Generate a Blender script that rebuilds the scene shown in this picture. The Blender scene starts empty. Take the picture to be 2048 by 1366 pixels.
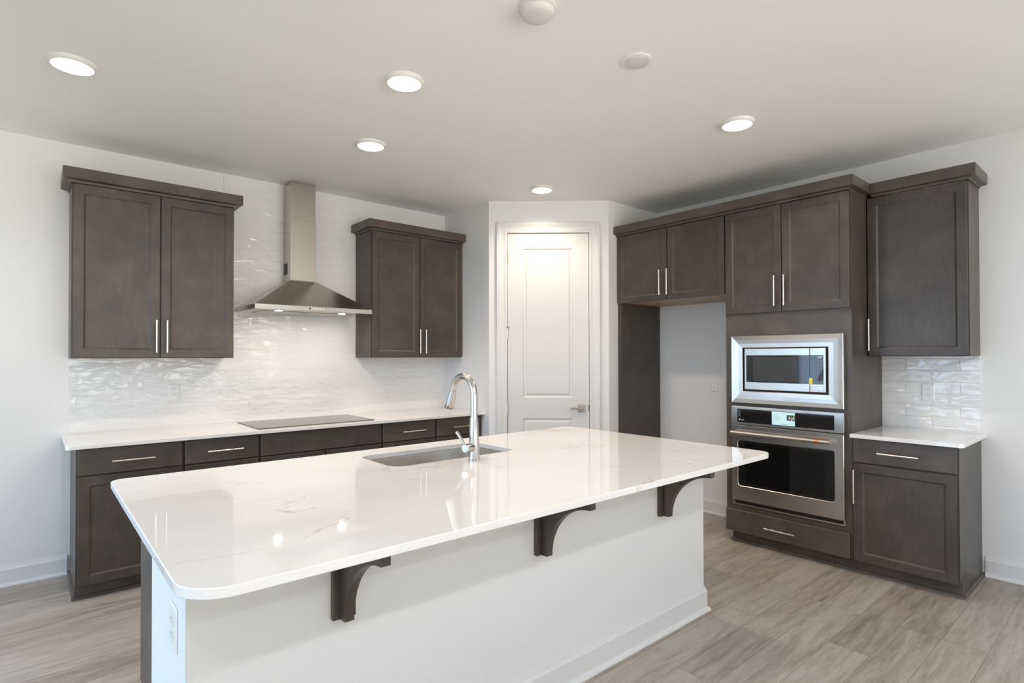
import bpy, bmesh, math, random
from mathutils import Vector, Matrix
random.seed(7)
sc = bpy.context.scene
COL = sc.collection
PI = math.pi

# ------------------------------------------------------------------ camera
CX, CY, CZ = -4.677146, -4.699183, 1.416246
YAW, PITCH, ROLL, FPX, PPY = 0.7084487, 0.0102585, -0.0017741, 1118.322, 19.4345
fw = Vector((math.sin(YAW) * math.cos(PITCH), math.cos(YAW) * math.cos(PITCH), math.sin(PITCH)))
rt = Vector((math.cos(YAW), -math.sin(YAW), 0))
up = rt.cross(fw)
r2 = rt * math.cos(ROLL) + up * math.sin(ROLL)
u2 = -rt * math.sin(ROLL) + up * math.cos(ROLL)
cam_data = bpy.data.cameras.new('camera')
cam = bpy.data.objects.new('camera', cam_data)
COL.objects.link(cam)
cam.matrix_world = Matrix(((r2.x, u2.x, -fw.x, CX), (r2.y, u2.y, -fw.y, CY), (r2.z, u2.z, -fw.z, CZ), (0, 0, 0, 1)))
cam_data.sensor_fit = 'HORIZONTAL'
cam_data.sensor_width = 36.0
cam_data.lens = FPX / 2048 * 36.0
cam_data.shift_y = PPY / 2048
cam_data.clip_start = 0.05
sc.camera = cam

# ------------------------------------------------------------------ light and exposure
sc.view_settings.view_transform = 'Standard'
sc.view_settings.look = 'None'
sc.view_settings.gamma = 1.0
sc.view_settings.use_curve_mapping = False
EXPOSURE = 0.11
sc.view_settings.exposure = EXPOSURE
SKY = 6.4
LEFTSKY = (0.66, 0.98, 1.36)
REARGLOW = (1.13, 1.09, 1.0)
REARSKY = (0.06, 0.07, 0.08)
DOWNLIGHT = 37.0
DOWNCOL = (0.93, 0.745, 0.58)
LENSGLOW = 2.6
HOODLIGHT = 250.0
FILL = 190.0  # strength of the added fill lights behind the camera
HOODCOL = (1.0, 0.875, 0.73)
FILLCOL = (0.92, 1.0, 1.10)
world = bpy.data.worlds.new('world')
sc.world = world
world.use_nodes = True
wn = world.node_tree
bg = wn.nodes['Background']
# blue sky over a shaded garden towards the left, added low glow behind the camera under a dimmed sky lights the ceiling
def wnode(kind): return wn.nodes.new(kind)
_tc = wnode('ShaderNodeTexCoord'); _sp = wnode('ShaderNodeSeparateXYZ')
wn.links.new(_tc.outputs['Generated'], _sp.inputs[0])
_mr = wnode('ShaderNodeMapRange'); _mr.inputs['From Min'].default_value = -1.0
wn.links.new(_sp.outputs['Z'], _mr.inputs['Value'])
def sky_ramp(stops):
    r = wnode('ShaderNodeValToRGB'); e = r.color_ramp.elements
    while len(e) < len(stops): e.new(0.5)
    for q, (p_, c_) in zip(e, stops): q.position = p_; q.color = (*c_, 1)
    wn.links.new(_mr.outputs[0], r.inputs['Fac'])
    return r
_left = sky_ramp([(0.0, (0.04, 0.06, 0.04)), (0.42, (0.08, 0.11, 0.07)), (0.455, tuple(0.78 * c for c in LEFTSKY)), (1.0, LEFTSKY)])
_rear = sky_ramp([(0.0, REARGLOW), (0.47, REARGLOW), (0.50, tuple(2 * c for c in REARSKY)), (1.0, REARSKY)])
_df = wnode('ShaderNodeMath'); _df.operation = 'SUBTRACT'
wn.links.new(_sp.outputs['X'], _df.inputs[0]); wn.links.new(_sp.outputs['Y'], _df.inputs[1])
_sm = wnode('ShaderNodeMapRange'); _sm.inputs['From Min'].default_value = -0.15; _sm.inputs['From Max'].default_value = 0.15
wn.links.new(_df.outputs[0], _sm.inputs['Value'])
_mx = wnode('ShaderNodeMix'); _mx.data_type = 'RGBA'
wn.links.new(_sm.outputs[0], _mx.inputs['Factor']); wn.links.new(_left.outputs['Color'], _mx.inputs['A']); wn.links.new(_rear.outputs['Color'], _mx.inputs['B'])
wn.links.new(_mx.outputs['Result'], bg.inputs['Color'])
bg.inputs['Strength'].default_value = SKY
try:
    sc.cycles.use_denoising = True
    sc.cycles.max_bounces = 10
    sc.cycles.diffuse_bounces = 6
    sc.cycles.glossy_bounces = 5
    sc.cycles.sample_clamp_indirect = 6.0
    sc.cycles.caustics_reflective = False
    sc.cycles.caustics_refractive = False
except Exception:
    pass

ZC = 2.8314          # ceiling height
XW, YW = -6.3, -8.2  # far left wall and wall behind the camera
# openings: left wall (y0, y1, z0, z1) and rear wall (x0, x1, z0, z1)
OPEN_LEFT = [(-1.85, -0.65, 0.20, 2.35), (-3.35, -2.35, 0.02, 2.35)]
OPEN_REAR = [(-5.90, -3.40, 0.05, 2.45), (-2.90, -0.50, 0.05, 2.45)]

def portal(name, loc, rot, sx, sy):
    l = bpy.data.lights.new(name, 'AREA')
    l.shape = 'RECTANGLE'
    l.size, l.size_y = sx, sy
    l.cycles.is_portal = True
    o = bpy.data.objects.new(name, l)
    COL.objects.link(o)
    o.location = loc
    o.rotation_euler = rot
for (a, b, c, d) in OPEN_LEFT:
    portal('window_daylight', (XW - 0.10, (a + b) / 2, (c + d) / 2), (0, -PI / 2, 0), d - c, b - a)
for (a, b, c, d) in OPEN_REAR:
    portal('window_daylight', ((a + b) / 2, YW - 0.10, (c + d) / 2), (PI / 2, 0, 0), b - a, d - c)

# ------------------------------------------------------------------ materials
def mat(name):
    m = bpy.data.materials.new(name)
    m.use_nodes = True
    nt = m.node_tree
    p = nt.nodes['Principled BSDF']
    return m, nt, p

def N(nt, kind, **kw):
    n = nt.nodes.new(kind)
    for k, v in kw.items():
        setattr(n, k, v)
    return n

def setin(n, **kw):
    for k, v in kw.items():
        n.inputs[k.replace('_', ' ')].default_value = v

def plain(name, col, rough=0.5, metal=0.0, emit=None, es=0.0, coat=0.0):
    m, nt, p = mat(name)
    p.inputs['Base Color'].default_value = (*col, 1)
    p.inputs['Roughness'].default_value = rough
    p.inputs['Metallic'].default_value = metal
    if coat:
        p.inputs['Coat Weight'].default_value = coat
        p.inputs['Coat Roughness'].default_value = 0.05
    if emit:
        p.inputs['Emission Color'].default_value = (*emit, 1)
        p.inputs['Emission Strength'].default_value = es
    return m

def paint(name, col, rough=0.6, bump=0.02):
    m, nt, p = mat(name)
    p.inputs['Base Color'].default_value = (*col, 1)
    p.inputs['Roughness'].default_value = rough
    tc = N(nt, 'ShaderNodeTexCoord')
    no = N(nt, 'ShaderNodeTexNoise')
    setin(no, Scale=220.0, Detail=2.0)
    bu = N(nt, 'ShaderNodeBump')
    setin(bu, Strength=bump, Distance=0.01)
    nt.links.new(tc.outputs['Object'], no.inputs['Vector'])
    nt.links.new(no.outputs['Fac'], bu.inputs['Height'])
    nt.links.new(bu.outputs['Normal'], p.inputs['Normal'])
    return m

def ramp(nt, fac, stops):
    r = N(nt, 'ShaderNodeValToRGB')
    el = r.color_ramp.elements
    while len(el) < len(stops):
        el.new(0.5)
    for e, (pos, c) in zip(el, stops):
        e.position = pos
        e.color = (*c, 1)
    nt.links.new(fac, r.inputs['Fac'])
    return r

def wood(name, stretch=(1, 1, 0.16), tone=1.0):
    m, nt, p = mat(name)
    tc = N(nt, 'ShaderNodeTexCoord')
    oi = N(nt, 'ShaderNodeObjectInfo')
    add = N(nt, 'ShaderNodeVectorMath', operation='ADD')
    mul = N(nt, 'ShaderNodeVectorMath', operation='SCALE')
    mul.inputs['Scale'].default_value = 37.0
    cmb = N(nt, 'ShaderNodeCombineXYZ')
    for k in ('X', 'Y', 'Z'):
        nt.links.new(oi.outputs['Random'], cmb.inputs[k])
    nt.links.new(cmb.outputs[0], mul.inputs[0])
    nt.links.new(tc.outputs['Object'], add.inputs[0])
    nt.links.new(mul.outputs[0], add.inputs[1])
    mp = N(nt, 'ShaderNodeMapping')
    mp.inputs['Scale'].default_value = stretch
    nt.links.new(add.outputs[0], mp.inputs['Vector'])
    grain = N(nt, 'ShaderNodeTexNoise')
    setin(grain, Scale=55.0, Detail=6.0, Roughness=0.62, Distortion=0.6)
    nt.links.new(mp.outputs[0], grain.inputs['Vector'])
    blot = N(nt, 'ShaderNodeTexNoise')
    setin(blot, Scale=5.5, Detail=4.0, Roughness=0.55)
    nt.links.new(add.outputs[0], blot.inputs['Vector'])
    mx = N(nt, 'ShaderNodeMath', operation='MULTIPLY_ADD')
    mx.inputs[1].default_value = 0.35
    nt.links.new(grain.outputs['Fac'], mx.inputs[0])
    m2 = N(nt, 'ShaderNodeMath', operation='MULTIPLY')
    m2.inputs[1].default_value = 0.65
    nt.links.new(blot.outputs['Fac'], m2.inputs[0])
    nt.links.new(m2.outputs[0], mx.inputs[2])
    t = tone
    r = ramp(nt, mx.outputs[0], [(0.30, (0.044 * t, 0.036 * t, 0.030 * t)), (0.50, (0.066 * t, 0.053 * t, 0.044 * t)), (0.70, (0.094 * t, 0.074 * t, 0.060 * t))])
    nt.links.new(r.outputs['Color'], p.inputs['Base Color'])
    p.inputs['Roughness'].default_value = 0.36
    bu = N(nt, 'ShaderNodeBump')
    setin(bu, Strength=0.04, Distance=0.002)
    nt.links.new(grain.outputs['Fac'], bu.inputs['Height'])
    nt.links.new(bu.outputs['Normal'], p.inputs['Normal'])
    return m

def steel(name, col=(0.56, 0.515, 0.45), rough=0.22, stretch=(2, 2, 260), wave=0.0, aniso=0.0):
    m, nt, p = mat(name)
    if aniso:
        p.inputs['Anisotropic'].default_value = aniso
        tg = N(nt, 'ShaderNodeTangent', direction_type='RADIAL', axis='Z')
        nt.links.new(tg.outputs[0], p.inputs['Tangent'])
    p.inputs['Metallic'].default_value = 1.0
    tc = N(nt, 'ShaderNodeTexCoord')
    mp = N(nt, 'ShaderNodeMapping')
    mp.inputs['Scale'].default_value = stretch
    no = N(nt, 'ShaderNodeTexNoise')
    setin(no, Scale=4.0, Detail=3.0)
    nt.links.new(tc.outputs['Object'], mp.inputs['Vector'])
    nt.links.new(mp.outputs[0], no.inputs['Vector'])
    r = ramp(nt, no.outputs['Fac'], [(0.3, tuple(c * 0.94 for c in col)), (0.7, tuple(min(1, c * 1.05) for c in col))])
    nt.links.new(r.outputs['Color'], p.inputs['Base Color'])
    p.inputs['Roughness'].default_value = rough
    bu = N(nt, 'ShaderNodeBump')
    setin(bu, Strength=0.05, Distance=0.001)
    nt.links.new(no.outputs['Fac'], bu.inputs['Height'])
    last = bu
    if wave:
        n2 = N(nt, 'ShaderNodeTexNoise')
        setin(n2, Scale=5.0, Detail=1.0)
        nt.links.new(tc.outputs['Object'], n2.inputs['Vector'])
        b2 = N(nt, 'ShaderNodeBump')
        setin(b2, Strength=wave, Distance=0.02)
        nt.links.new(n2.outputs['Fac'], b2.inputs['Height'])
        nt.links.new(bu.outputs['Normal'], b2.inputs['Normal'])
        last = b2
    nt.links.new(last.outputs['Normal'], p.inputs['Normal'])
    return m

def quartz(name, vein=0.62, lo=0.45):
    m, nt, p = mat(name)
    tc = N(nt, 'ShaderNodeTexCoord')
    mp = N(nt, 'ShaderNodeMapping')
    mp.inputs['Rotation'].default_value = (0, 0, math.radians(28))
    mp.inputs['Scale'].default_value = (0.62, 1.25, 1.0)
    nt.links.new(tc.outputs['Object'], mp.inputs['Vector'])
    warp = N(nt, 'ShaderNodeTexNoise')
    setin(warp, Scale=1.25, Detail=9.0, Roughness=0.62, Distortion=0.35)
    nt.links.new(mp.outputs[0], warp.inputs['Vector'])
    s = N(nt, 'ShaderNodeMath', operation='SUBTRACT')
    s.inputs[1].default_value = 0.5
    nt.links.new(warp.outputs['Fac'], s.inputs[0])
    ab = N(nt, 'ShaderNodeMath', operation='ABSOLUTE')
    nt.links.new(s.outputs[0], ab.inputs[0])
    line = N(nt, 'ShaderNodeMapRange')
    setin(line, From_Min=0.0, From_Max=0.0065, To_Min=1.0, To_Max=0.0)
    nt.links.new(ab.outputs[0], line.inputs['Value'])
    mask = N(nt, 'ShaderNodeTexNoise')
    setin(mask, Scale=2.3, Detail=5.0, Roughness=0.7)
    nt.links.new(tc.outputs['Object'], mask.inputs['Vector'])
    mr = N(nt, 'ShaderNodeMapRange')
    setin(mr, From_Min=lo, From_Max=lo + 0.17, To_Min=0.0, To_Max=vein)
    nt.links.new(mask.outputs['Fac'], mr.inputs['Value'])
    mu = N(nt, 'ShaderNodeMath', operation='MULTIPLY')
    nt.links.new(line.outputs[0], mu.inputs[0])
    nt.links.new(mr.outputs[0], mu.inputs[1])
    cloud = N(nt, 'ShaderNodeTexNoise')
    setin(cloud, Scale=3.0, Detail=3.0)
    nt.links.new(mp.outputs[0], cloud.inputs['Vector'])
    base = ramp(nt, cloud.outputs['Fac'], [(0.35, (0.82, 0.81, 0.80)), (0.7, (0.86, 0.85, 0.84))])
    mix = N(nt, 'ShaderNodeMix', data_type='RGBA')
    nt.links.new(mu.outputs[0], mix.inputs['Factor'])
    nt.links.new(base.outputs['Color'], mix.inputs['A'])
    mix.inputs['B'].default_value = (0.36, 0.34, 0.33, 1)
    nt.links.new(mix.outputs['Result'], p.inputs['Base Color'])
    p.inputs['Roughness'].default_value = 0.03
    p.inputs['Specular IOR Level'].default_value = 0.75
    return m

def tile(name, axis, zoff, uoff, edge=0.4, mortar=0.0022, wave=0.62):
    """glossy hand-made look white 3x12 tile, coordinates in metres in the wall plane"""
    m, nt, p = mat(name)
    tc = N(nt, 'ShaderNodeTexCoord')
    sep = N(nt, 'ShaderNodeSeparateXYZ')
    nt.links.new(tc.outputs['Object'], sep.inputs[0])
    cmb = N(nt, 'ShaderNodeCombineXYZ')
    nt.links.new(sep.outputs[axis], cmb.inputs['X'])
    nt.links.new(sep.outputs['Z'], cmb.inputs['Y'])
    mp = N(nt, 'ShaderNodeMapping')
    mp.inputs['Location'].default_value = (uoff, zoff, 0)
    nt.links.new(cmb.outputs[0], mp.inputs['Vector'])
    br = N(nt, 'ShaderNodeTexBrick')
    br.offset = 0.5
    br.offset_frequency = 2
    setin(br, Color1=(0, 0, 0, 1), Color2=(1, 1, 1, 1), Mortar=(0.5, 0.5, 0.5, 1), Scale=1.0, Mortar_Size=mortar, Mortar_Smooth=0.9, Bias=0.0, Brick_Width=0.306, Row_Height=0.0797)
    nt.links.new(mp.outputs[0], br.inputs['Vector'])
    rnd = N(nt, 'ShaderNodeMath', operation='MULTIPLY')
    rnd.inputs[1].default_value = 23.0
    nt.links.new(br.outputs['Color'], rnd.inputs[0])
    m2 = N(nt, 'ShaderNodeMapping')
    m2.inputs['Scale'].default_value = (0.55, 1.35, 1)
    nt.links.new(mp.outputs[0], m2.inputs['Vector'])
    no = N(nt, 'ShaderNodeTexNoise', noise_dimensions='4D')
    setin(no, Scale=15.0, Detail=1.5, Roughness=0.4, Distortion=0.4)
    nt.links.new(m2.outputs[0], no.inputs['Vector'])
    no.inputs['W'].default_value = 1.7
    b1 = N(nt, 'ShaderNodeBump')
    setin(b1, Strength=wave, Distance=0.015)
    nt.links.new(no.outputs['Fac'], b1.inputs['Height'])
    inv = N(nt, 'ShaderNodeMath', operation='SUBTRACT')
    inv.inputs[0].default_value = 1.0
    nt.links.new(br.outputs['Fac'], inv.inputs[1])
    b2 = N(nt, 'ShaderNodeBump')
    setin(b2, Strength=edge, Distance=0.0015)
    nt.links.new(inv.outputs[0], b2.inputs['Height'])
    nt.links.new(b1.outputs['Normal'], b2.inputs['Normal'])
    nt.links.new(b2.outputs['Normal'], p.inputs['Normal'])
    col = ramp(nt, br.outputs['Fac'], [(0.0, (0.80, 0.79, 0.775)), (1.0, (0.75, 0.74, 0.725))])
    nt.links.new(col.outputs['Color'], p.inputs['Base Color'])
    p.inputs['Roughness'].default_value = 0.05
    return m

def planks(name):
    m, nt, p = mat(name)
    tc = N(nt, 'ShaderNodeTexCoord')
    br = N(nt, 'ShaderNodeTexBrick')
    br.offset = 0.37
    br.offset_frequency = 3
    setin(br, Color1=(0, 0, 0, 1), Color2=(1, 1, 1, 1), Mortar=(0.5, 0.5, 0.5, 1), Scale=1.0, Mortar_Size=0.0012, Mortar_Smooth=0.3, Bias=0.0, Brick_Width=1.22, Row_Height=0.18)
    nt.links.new(tc.outputs['Object'], br.inputs['Vector'])
    rnd = N(nt, 'ShaderNodeMath', operation='MULTIPLY')
    rnd.inputs[1].default_value = 41.0
    nt.links.new(br.outputs['Color'], rnd.inputs[0])
    mp = N(nt, 'ShaderNodeMapping')
    mp.inputs['Scale'].default_value = (0.12, 1.0, 1.0)
    nt.links.new(tc.outputs['Object'], mp.inputs['Vector'])
    g1 = N(nt, 'ShaderNodeTexNoise', noise_dimensions='4D')
    setin(g1, Scale=14.0, Detail=6.0, Roughness=0.6, Distortion=1.2)
    nt.links.new(mp.outputs[0], g1.inputs['Vector'])
    nt.links.new(rnd.outputs[0], g1.inputs['W'])
    g2 = N(nt, 'ShaderNodeTexNoise', noise_dimensions='4D')
    setin(g2, Scale=75.0, Detail=4.0, Roughness=0.6)
    nt.links.new(mp.outputs[0], g2.inputs['Vector'])
    nt.links.new(rnd.outputs[0], g2.inputs['W'])
    a = N(nt, 'ShaderNodeMath', operation='MULTIPLY_ADD')
    a.inputs[1].default_value = 0.35
    nt.links.new(g2.outputs['Fac'], a.inputs[0])
    b = N(nt, 'ShaderNodeMath', operation='MULTIPLY')
    b.inputs[1].default_value = 0.65
    nt.links.new(g1.outputs['Fac'], b.inputs[0])
    nt.links.new(b.outputs[0], a.inputs[2])
    c = N(nt, 'ShaderNodeMath', operation='MULTIPLY_ADD')
    c.inputs[1].default_value = 0.14
    nt.links.new(br.outputs['Color'], c.inputs[0])
    nt.links.new(a.outputs[0], c.inputs[2])
    col = ramp(nt, c.outputs[0], [(0.36, (0.195, 0.157, 0.126)), (0.52, (0.325, 0.275, 0.228)), (0.68, (0.44, 0.390, 0.338))])
    mix = N(nt, 'ShaderNodeMix', data_type='RGBA')
    nt.links.new(br.outputs['Fac'], mix.inputs['Factor'])
    nt.links.new(col.outputs['Color'], mix.inputs['A'])
    mix.inputs['B'].default_value = (0.16, 0.13, 0.11, 1)
    nt.links.new(mix.outputs['Result'], p.inputs['Base Color'])
    p.inputs['Roughness'].default_value = 0.40
    bu = N(nt, 'ShaderNodeBump')
    setin(bu, Strength=0.10, Distance=0.002)
    nt.links.new(g2.outputs['Fac'], bu.inputs['Height'])
    nt.links.new(bu.outputs['Normal'], p.inputs['Normal'])
    return m

WALL = paint('wall_paint', (0.78, 0.775, 0.765))
CEIL = paint('ceiling_paint', (0.90, 0.895, 0.885), 0.75)
TRIM = paint('trim_paint', (0.73, 0.725, 0.715), 0.32, 0.005)
WOOD = wood('dark_stained_wood')
WOODH = wood('dark_stained_wood_across', (0.16, 0.16, 1), 1.28)
TAN = plain('raw_birch', (0.50, 0.36, 0.22), 0.5)
STEEL = steel('brushed_steel')
STEELV = steel('brushed_steel_upright', stretch=(240, 240, 2))
TRIMST = steel('appliance_steel', (0.56, 0.53, 0.49), 0.27, (2, 2, 220), 0.10, 0.75)
NICKEL = plain('satin_nickel', (0.74, 0.70, 0.64), 0.28, 1.0)
CHROME = steel('faucet_steel', (0.60, 0.595, 0.58), 0.24, (3, 3, 3))
SINKST = steel('sink_steel', (0.62, 0.59, 0.55), 0.28, (200, 2, 2))
LEVER = plain('door_lever_nickel', (0.50, 0.46, 0.41), 0.32, 1.0)
BRASS = plain('hinge_brass', (0.62, 0.50, 0.30), 0.35, 1.0)
COPPER = plain('copper_band', (0.80, 0.33, 0.16), 0.25, 1.0)
QUARTZ = quartz('white_quartz')
QUARTZP = quartz('white_quartz_plain', 0.30, 0.54)
TILEL = tile('white_tile', 'X', -0.9225, 0.02)
TILER = tile('white_tile_side', 'Y', -0.9225, 0.141, 0.9, 0.0040, 0.9)
FLOOR = planks('grey_oak_planks')
BLACKGLASS = plain('black_glass', (0.012, 0.012, 0.012), 0.06)
MWGLASS = plain('microwave_glass', (0.022, 0.024, 0.026), 0.05)
MWWIN = plain('microwave_window_screen', (0.05, 0.055, 0.06), 0.05)
OVENWIN = plain('oven_window_glass', (0.006, 0.006, 0.006), 0.05)
COOKGLASS = plain('cooktop_glass', (0.11, 0.098, 0.085), 0.16)
BLACK = plain('black_plastic', (0.012, 0.012, 0.012), 0.5)
DARKGREY = plain('dark_grey_plastic', (0.06, 0.06, 0.06), 0.5)
WHITEPL = plain('white_plastic', (0.80, 0.79, 0.77), 0.35)
OFFWHITE = plain('off_white_plastic', (0.72, 0.71, 0.67), 0.5)
SLOT = plain('outlet_slot', (0.16, 0.155, 0.15), 0.6)
YELLOW = plain('yellow_sticker', (0.80, 0.72, 0.05), 0.6)
MARK = plain('white_print', (0.75, 0.75, 0.75), 0.5)
MARKD = plain('grey_print', (0.22, 0.23, 0.24), 0.5)
LENS = plain('downlight_lens', (1, 1, 1), 0.5, emit=(1.0, 0.82, 0.64), es=LENSGLOW)
LENSFILL = plain('fill_light_lens', (1, 1, 1), 0.5, emit=FILLCOL, es=FILL)
HOODLENS = plain('hood_lamp_lens', (1, 1, 1), 0.5, emit=HOODCOL, es=HOODLIGHT)
SCREEN = plain('oven_screen', (0.1, 0.1, 0.1), 0.1, emit=(0.50, 0.74, 0.76), es=1.0)
CLOCK = plain('clock_glow', (0.1, 0.1, 0.1), 0.3, emit=(0.9, 0.95, 1.0), es=0.9)
SCRPIC = plain('screen_picture', (0.03, 0.03, 0.03), 0.1, emit=(0.06, 0.07, 0.05), es=1.0)
SCRPIC2 = plain('screen_picture_light', (0.1, 0.1, 0.1), 0.1, emit=(0.42, 0.42, 0.34), es=1.0)
SCRTXT = plain('screen_print', (0.1, 0.1, 0.1), 0.1, emit=(0.26, 0.40, 0.42), es=1.0)
FILTER = steel('filter_mesh', (0.55, 0.53, 0.50), 0.4, (90, 90, 90))
LAWN = plain('lawn', (0.10, 0.16, 0.05), 0.9)
def pane_mat():
    m, nt, p = mat('window_glass')
    tr = N(nt, 'ShaderNodeBsdfTransparent')
    gl = N(nt, 'ShaderNodeBsdfGlossy')
    gl.inputs['Roughness'].default_value = 0.02
    mx = N(nt, 'ShaderNodeMixShader')
    mx.inputs[0].default_value = 0.08
    nt.links.new(tr.outputs[0], mx.inputs[1])
    nt.links.new(gl.outputs[0], mx.inputs[2])
    nt.links.new(mx.outputs[0], nt.nodes['Material Output'].inputs['Surface'])
    return m
PANE = pane_mat()

# ------------------------------------------------------------------ mesh helpers
def LW(u, d, z): return Vector((u, -d, z))              # along the cooking wall, d out of it
def RW(u, d, z): return Vector((-d, -u, z))             # along the oven wall
P0 = Vector((-1.5355, -0.7128)); P1 = Vector((-0.7282, -1.4363))
PT = (P1 - P0).normalized(); PN = Vector((PT.y, -PT.x))
def PW(s, n, z):                                        # along the slanted pantry wall
    q = P0 + PT * s + PN * n
    return Vector((q.x, q.y, z))
def WD(x, y, z): return Vector((x, y, z))

class MB:
    def __init__(self, fr=WD):
        self.v = []; self.f = []; self.fr = fr
    def pts(self, ps):
        k = len(self.v)
        self.v += [self.fr(*p) for p in ps]
        return list(range(k, k + len(ps)))
    def box(self, a0, a1, b0, b1, c0, c1):
        i = self.pts([(a0, b0, c0), (a1, b0, c0), (a1, b1, c0), (a0, b1, c0), (a0, b0, c1), (a1, b0, c1), (a1, b1, c1), (a0, b1, c1)])
        for q in ((0, 3, 2, 1), (4, 5, 6, 7), (0, 1, 5, 4), (1, 2, 6, 5), (2, 3, 7, 6), (3, 0, 4, 7)):
            self.f.append([i[k] for k in q])
        return self
    def rings(self, rs, cap0=True, cap1=True, closed=True):
        ids = [self.pts(r) for r in rs]
        n = len(rs[0])
        for a, b in zip(ids, ids[1:]):
            for k in range(n if closed else n - 1):
                self.f.append([a[k], a[(k + 1) % n], b[(k + 1) % n], b[k]])
        if cap0: self.f.append(ids[0][::-1])
        if cap1: self.f.append(ids[-1])
        return self
    def prism(self, poly, lo, hi, axis=2):
        """polygon extruded along axis; poly gives the two other coordinates in order"""
        def mk(p, h):
            if axis == 2: return (p[0], p[1], h)
            if axis == 1: return (p[0], h, p[1])
            return (h, p[0], p[1])
        return self.rings([[mk(p, lo) for p in poly], [mk(p, hi) for p in poly]])
    def tube(self, path, rad, n=16):
        path = [Vector(p) for p in path]
        rs = []
        t0 = (path[1] - path[0]).normalized()
        nrm = t0.orthogonal().normalized()
        for i, p in enumerate(path):
            t = (path[min(i + 1, len(path) - 1)] - path[max(i - 1, 0)]).normalized()
            nrm = (nrm - t * nrm.dot(t)).normalized()
            bn = t.cross(nrm)
            r = rad[i] if isinstance(rad, (list, tuple)) else rad
            rs.append([tuple(p + nrm * (r * math.cos(2 * PI * k / n)) + bn * (r * math.sin(2 * PI * k / n))) for k in range(n)])
        return self.rings(rs)
    def lathe(self, c, prof, n=40, cap0=True, cap1=True):
        return self.rings([[(c[0] + r * math.cos(2 * PI * k / n), c[1] + r * math.sin(2 * PI * k / n), z) for k in range(n)] for r, z in prof], cap0, cap1)
    def build(self, name, material, parent=None, smooth=False, bevel=0.0, seg=2, angle=None):
        me = bpy.data.meshes.new(name)
        off = parent_loc(parent)
        me.from_pydata([tuple(v - off) for v in self.v], [], self.f)
        bm = bmesh.new(); bm.from_mesh(me)
        bmesh.ops.recalc_face_normals(bm, faces=bm.faces)
        bm.to_mesh(me); bm.free()
        me.materials.append(material)
        o = bpy.data.objects.new(name, me)
        COL.objects.link(o)
        if parent: o.parent = parent
        if bevel:
            b = o.modifiers.new('edges', 'BEVEL')
            b.width = bevel; b.segments = seg; b.limit_method = 'ANGLE'; b.angle_limit = math.radians(40)
        if smooth:
            for q in me.polygons: q.use_smooth = True
            if angle:
                me.update()
                try: me.set_sharp_from_angle(angle=math.radians(angle))
                except Exception: pass
        return o

def parent_loc(p):
    v = Vector((0, 0, 0))
    while p:
        v = v + p.location
        p = p.parent
    return v

def tag(o, label, cat, group=None):
    o['label'] = label; o['category'] = cat
    if group: o['group'] = group
    return o
def thing(name, label, cat, loc, group=None):
    o = bpy.data.objects.new(name, None)
    COL.objects.link(o)
    o.empty_display_size = 0.1
    o.location = loc
    return tag(o, label, cat, group)
def struct(o, label=None):
    o['kind'] = 'structure'
    if label: o['label'] = label
    return o
def text(name, body, parent, pos, size, right, upv, material, align='LEFT'):
    cu = bpy.data.curves.new(name, 'FONT')
    cu.body = body; cu.size = size; cu.extrude = 0.0002; cu.align_x = align; cu.align_y = 'CENTER'
    tmp = bpy.data.objects.new(name + '_tmp', cu)
    COL.objects.link(tmp)
    me = bpy.data.meshes.new_from_object(tmp.evaluated_get(bpy.context.evaluated_depsgraph_get()))
    bpy.data.objects.remove(tmp); bpy.data.curves.remove(cu)
    me.name = name; me.materials.clear(); me.materials.append(material)
    o = bpy.data.objects.new(name, me)
    COL.objects.link(o)
    o.parent = parent
    z = right.cross(upv)
    o.matrix_local = Matrix(((right.x, upv.x, z.x, 0), (right.y, upv.y, z.y, 0), (right.z, upv.z, z.z, 0), (0, 0, 0, 1)))
    o.location = Vector(pos) - parent_loc(parent)
    return o

def rrect(a0, a1, b0, b1, r, n=6):
    """rounded rectangle, counter-clockwise; r one radius or four (a0b0, a1b0, a1b1, a0b1)"""
    if not isinstance(r, (list, tuple)): r = (r,) * 4
    out = []
    for (cx, cy, rr, t0) in ((a0 + r[0], b0 + r[0], r[0], PI), (a1 - r[1], b0 + r[1], r[1], 1.5 * PI), (a1 - r[2], b1 - r[2], r[2], 0), (a0 + r[3], b1 - r[3], r[3], 0.5 * PI)):
        for k in range(n + 1):
            t = t0 + 0.5 * PI * k / n
            out.append((cx + rr * math.cos(t), cy + rr * math.sin(t)))
    return out

# ------------------------------------------------------------------ room shell
def slab(name, *b, m=WALL):
    return struct(MB().box(*b).build(name, m))
slab('floor', XW - 0.15, 0.15, YW - 0.15, 0.15, -0.06, 0.0, m=FLOOR)
slab('ceiling', XW - 0.15, 0.15, YW - 0.15, 0.15, ZC, ZC + 0.1, m=CEIL)
slab('wall_back', XW - 0.15, 0.15, 0.0, 0.15, 0.0, ZC)
slab('wall_right', 0.0, 0.15, YW - 0.15, 0.0, 0.0, ZC)

def wall_open(name, fr, lo, hi, d0, d1, opens):
    m = MB(fr)
    x = lo
    for (a, b, c, d) in sorted(opens):
        m.box(x, a, d0, d1, 0, ZC)
        m.box(a, b, d0, d1, 0, c)
        m.box(a, b, d0, d1, d, ZC)
        x = b
    m.box(x, hi, d0, d1, 0, ZC)
    return struct(m.build(name, WALL))
wall_open('wall_left', lambda u, d, z: Vector((XW - d, u, z)), YW, 0.0, 0, 0.15, OPEN_LEFT)
wall_open('wall_rear', lambda u, d, z: Vector((u, YW - d, z)), XW, 0.0, 0, 0.15, OPEN_REAR)

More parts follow.
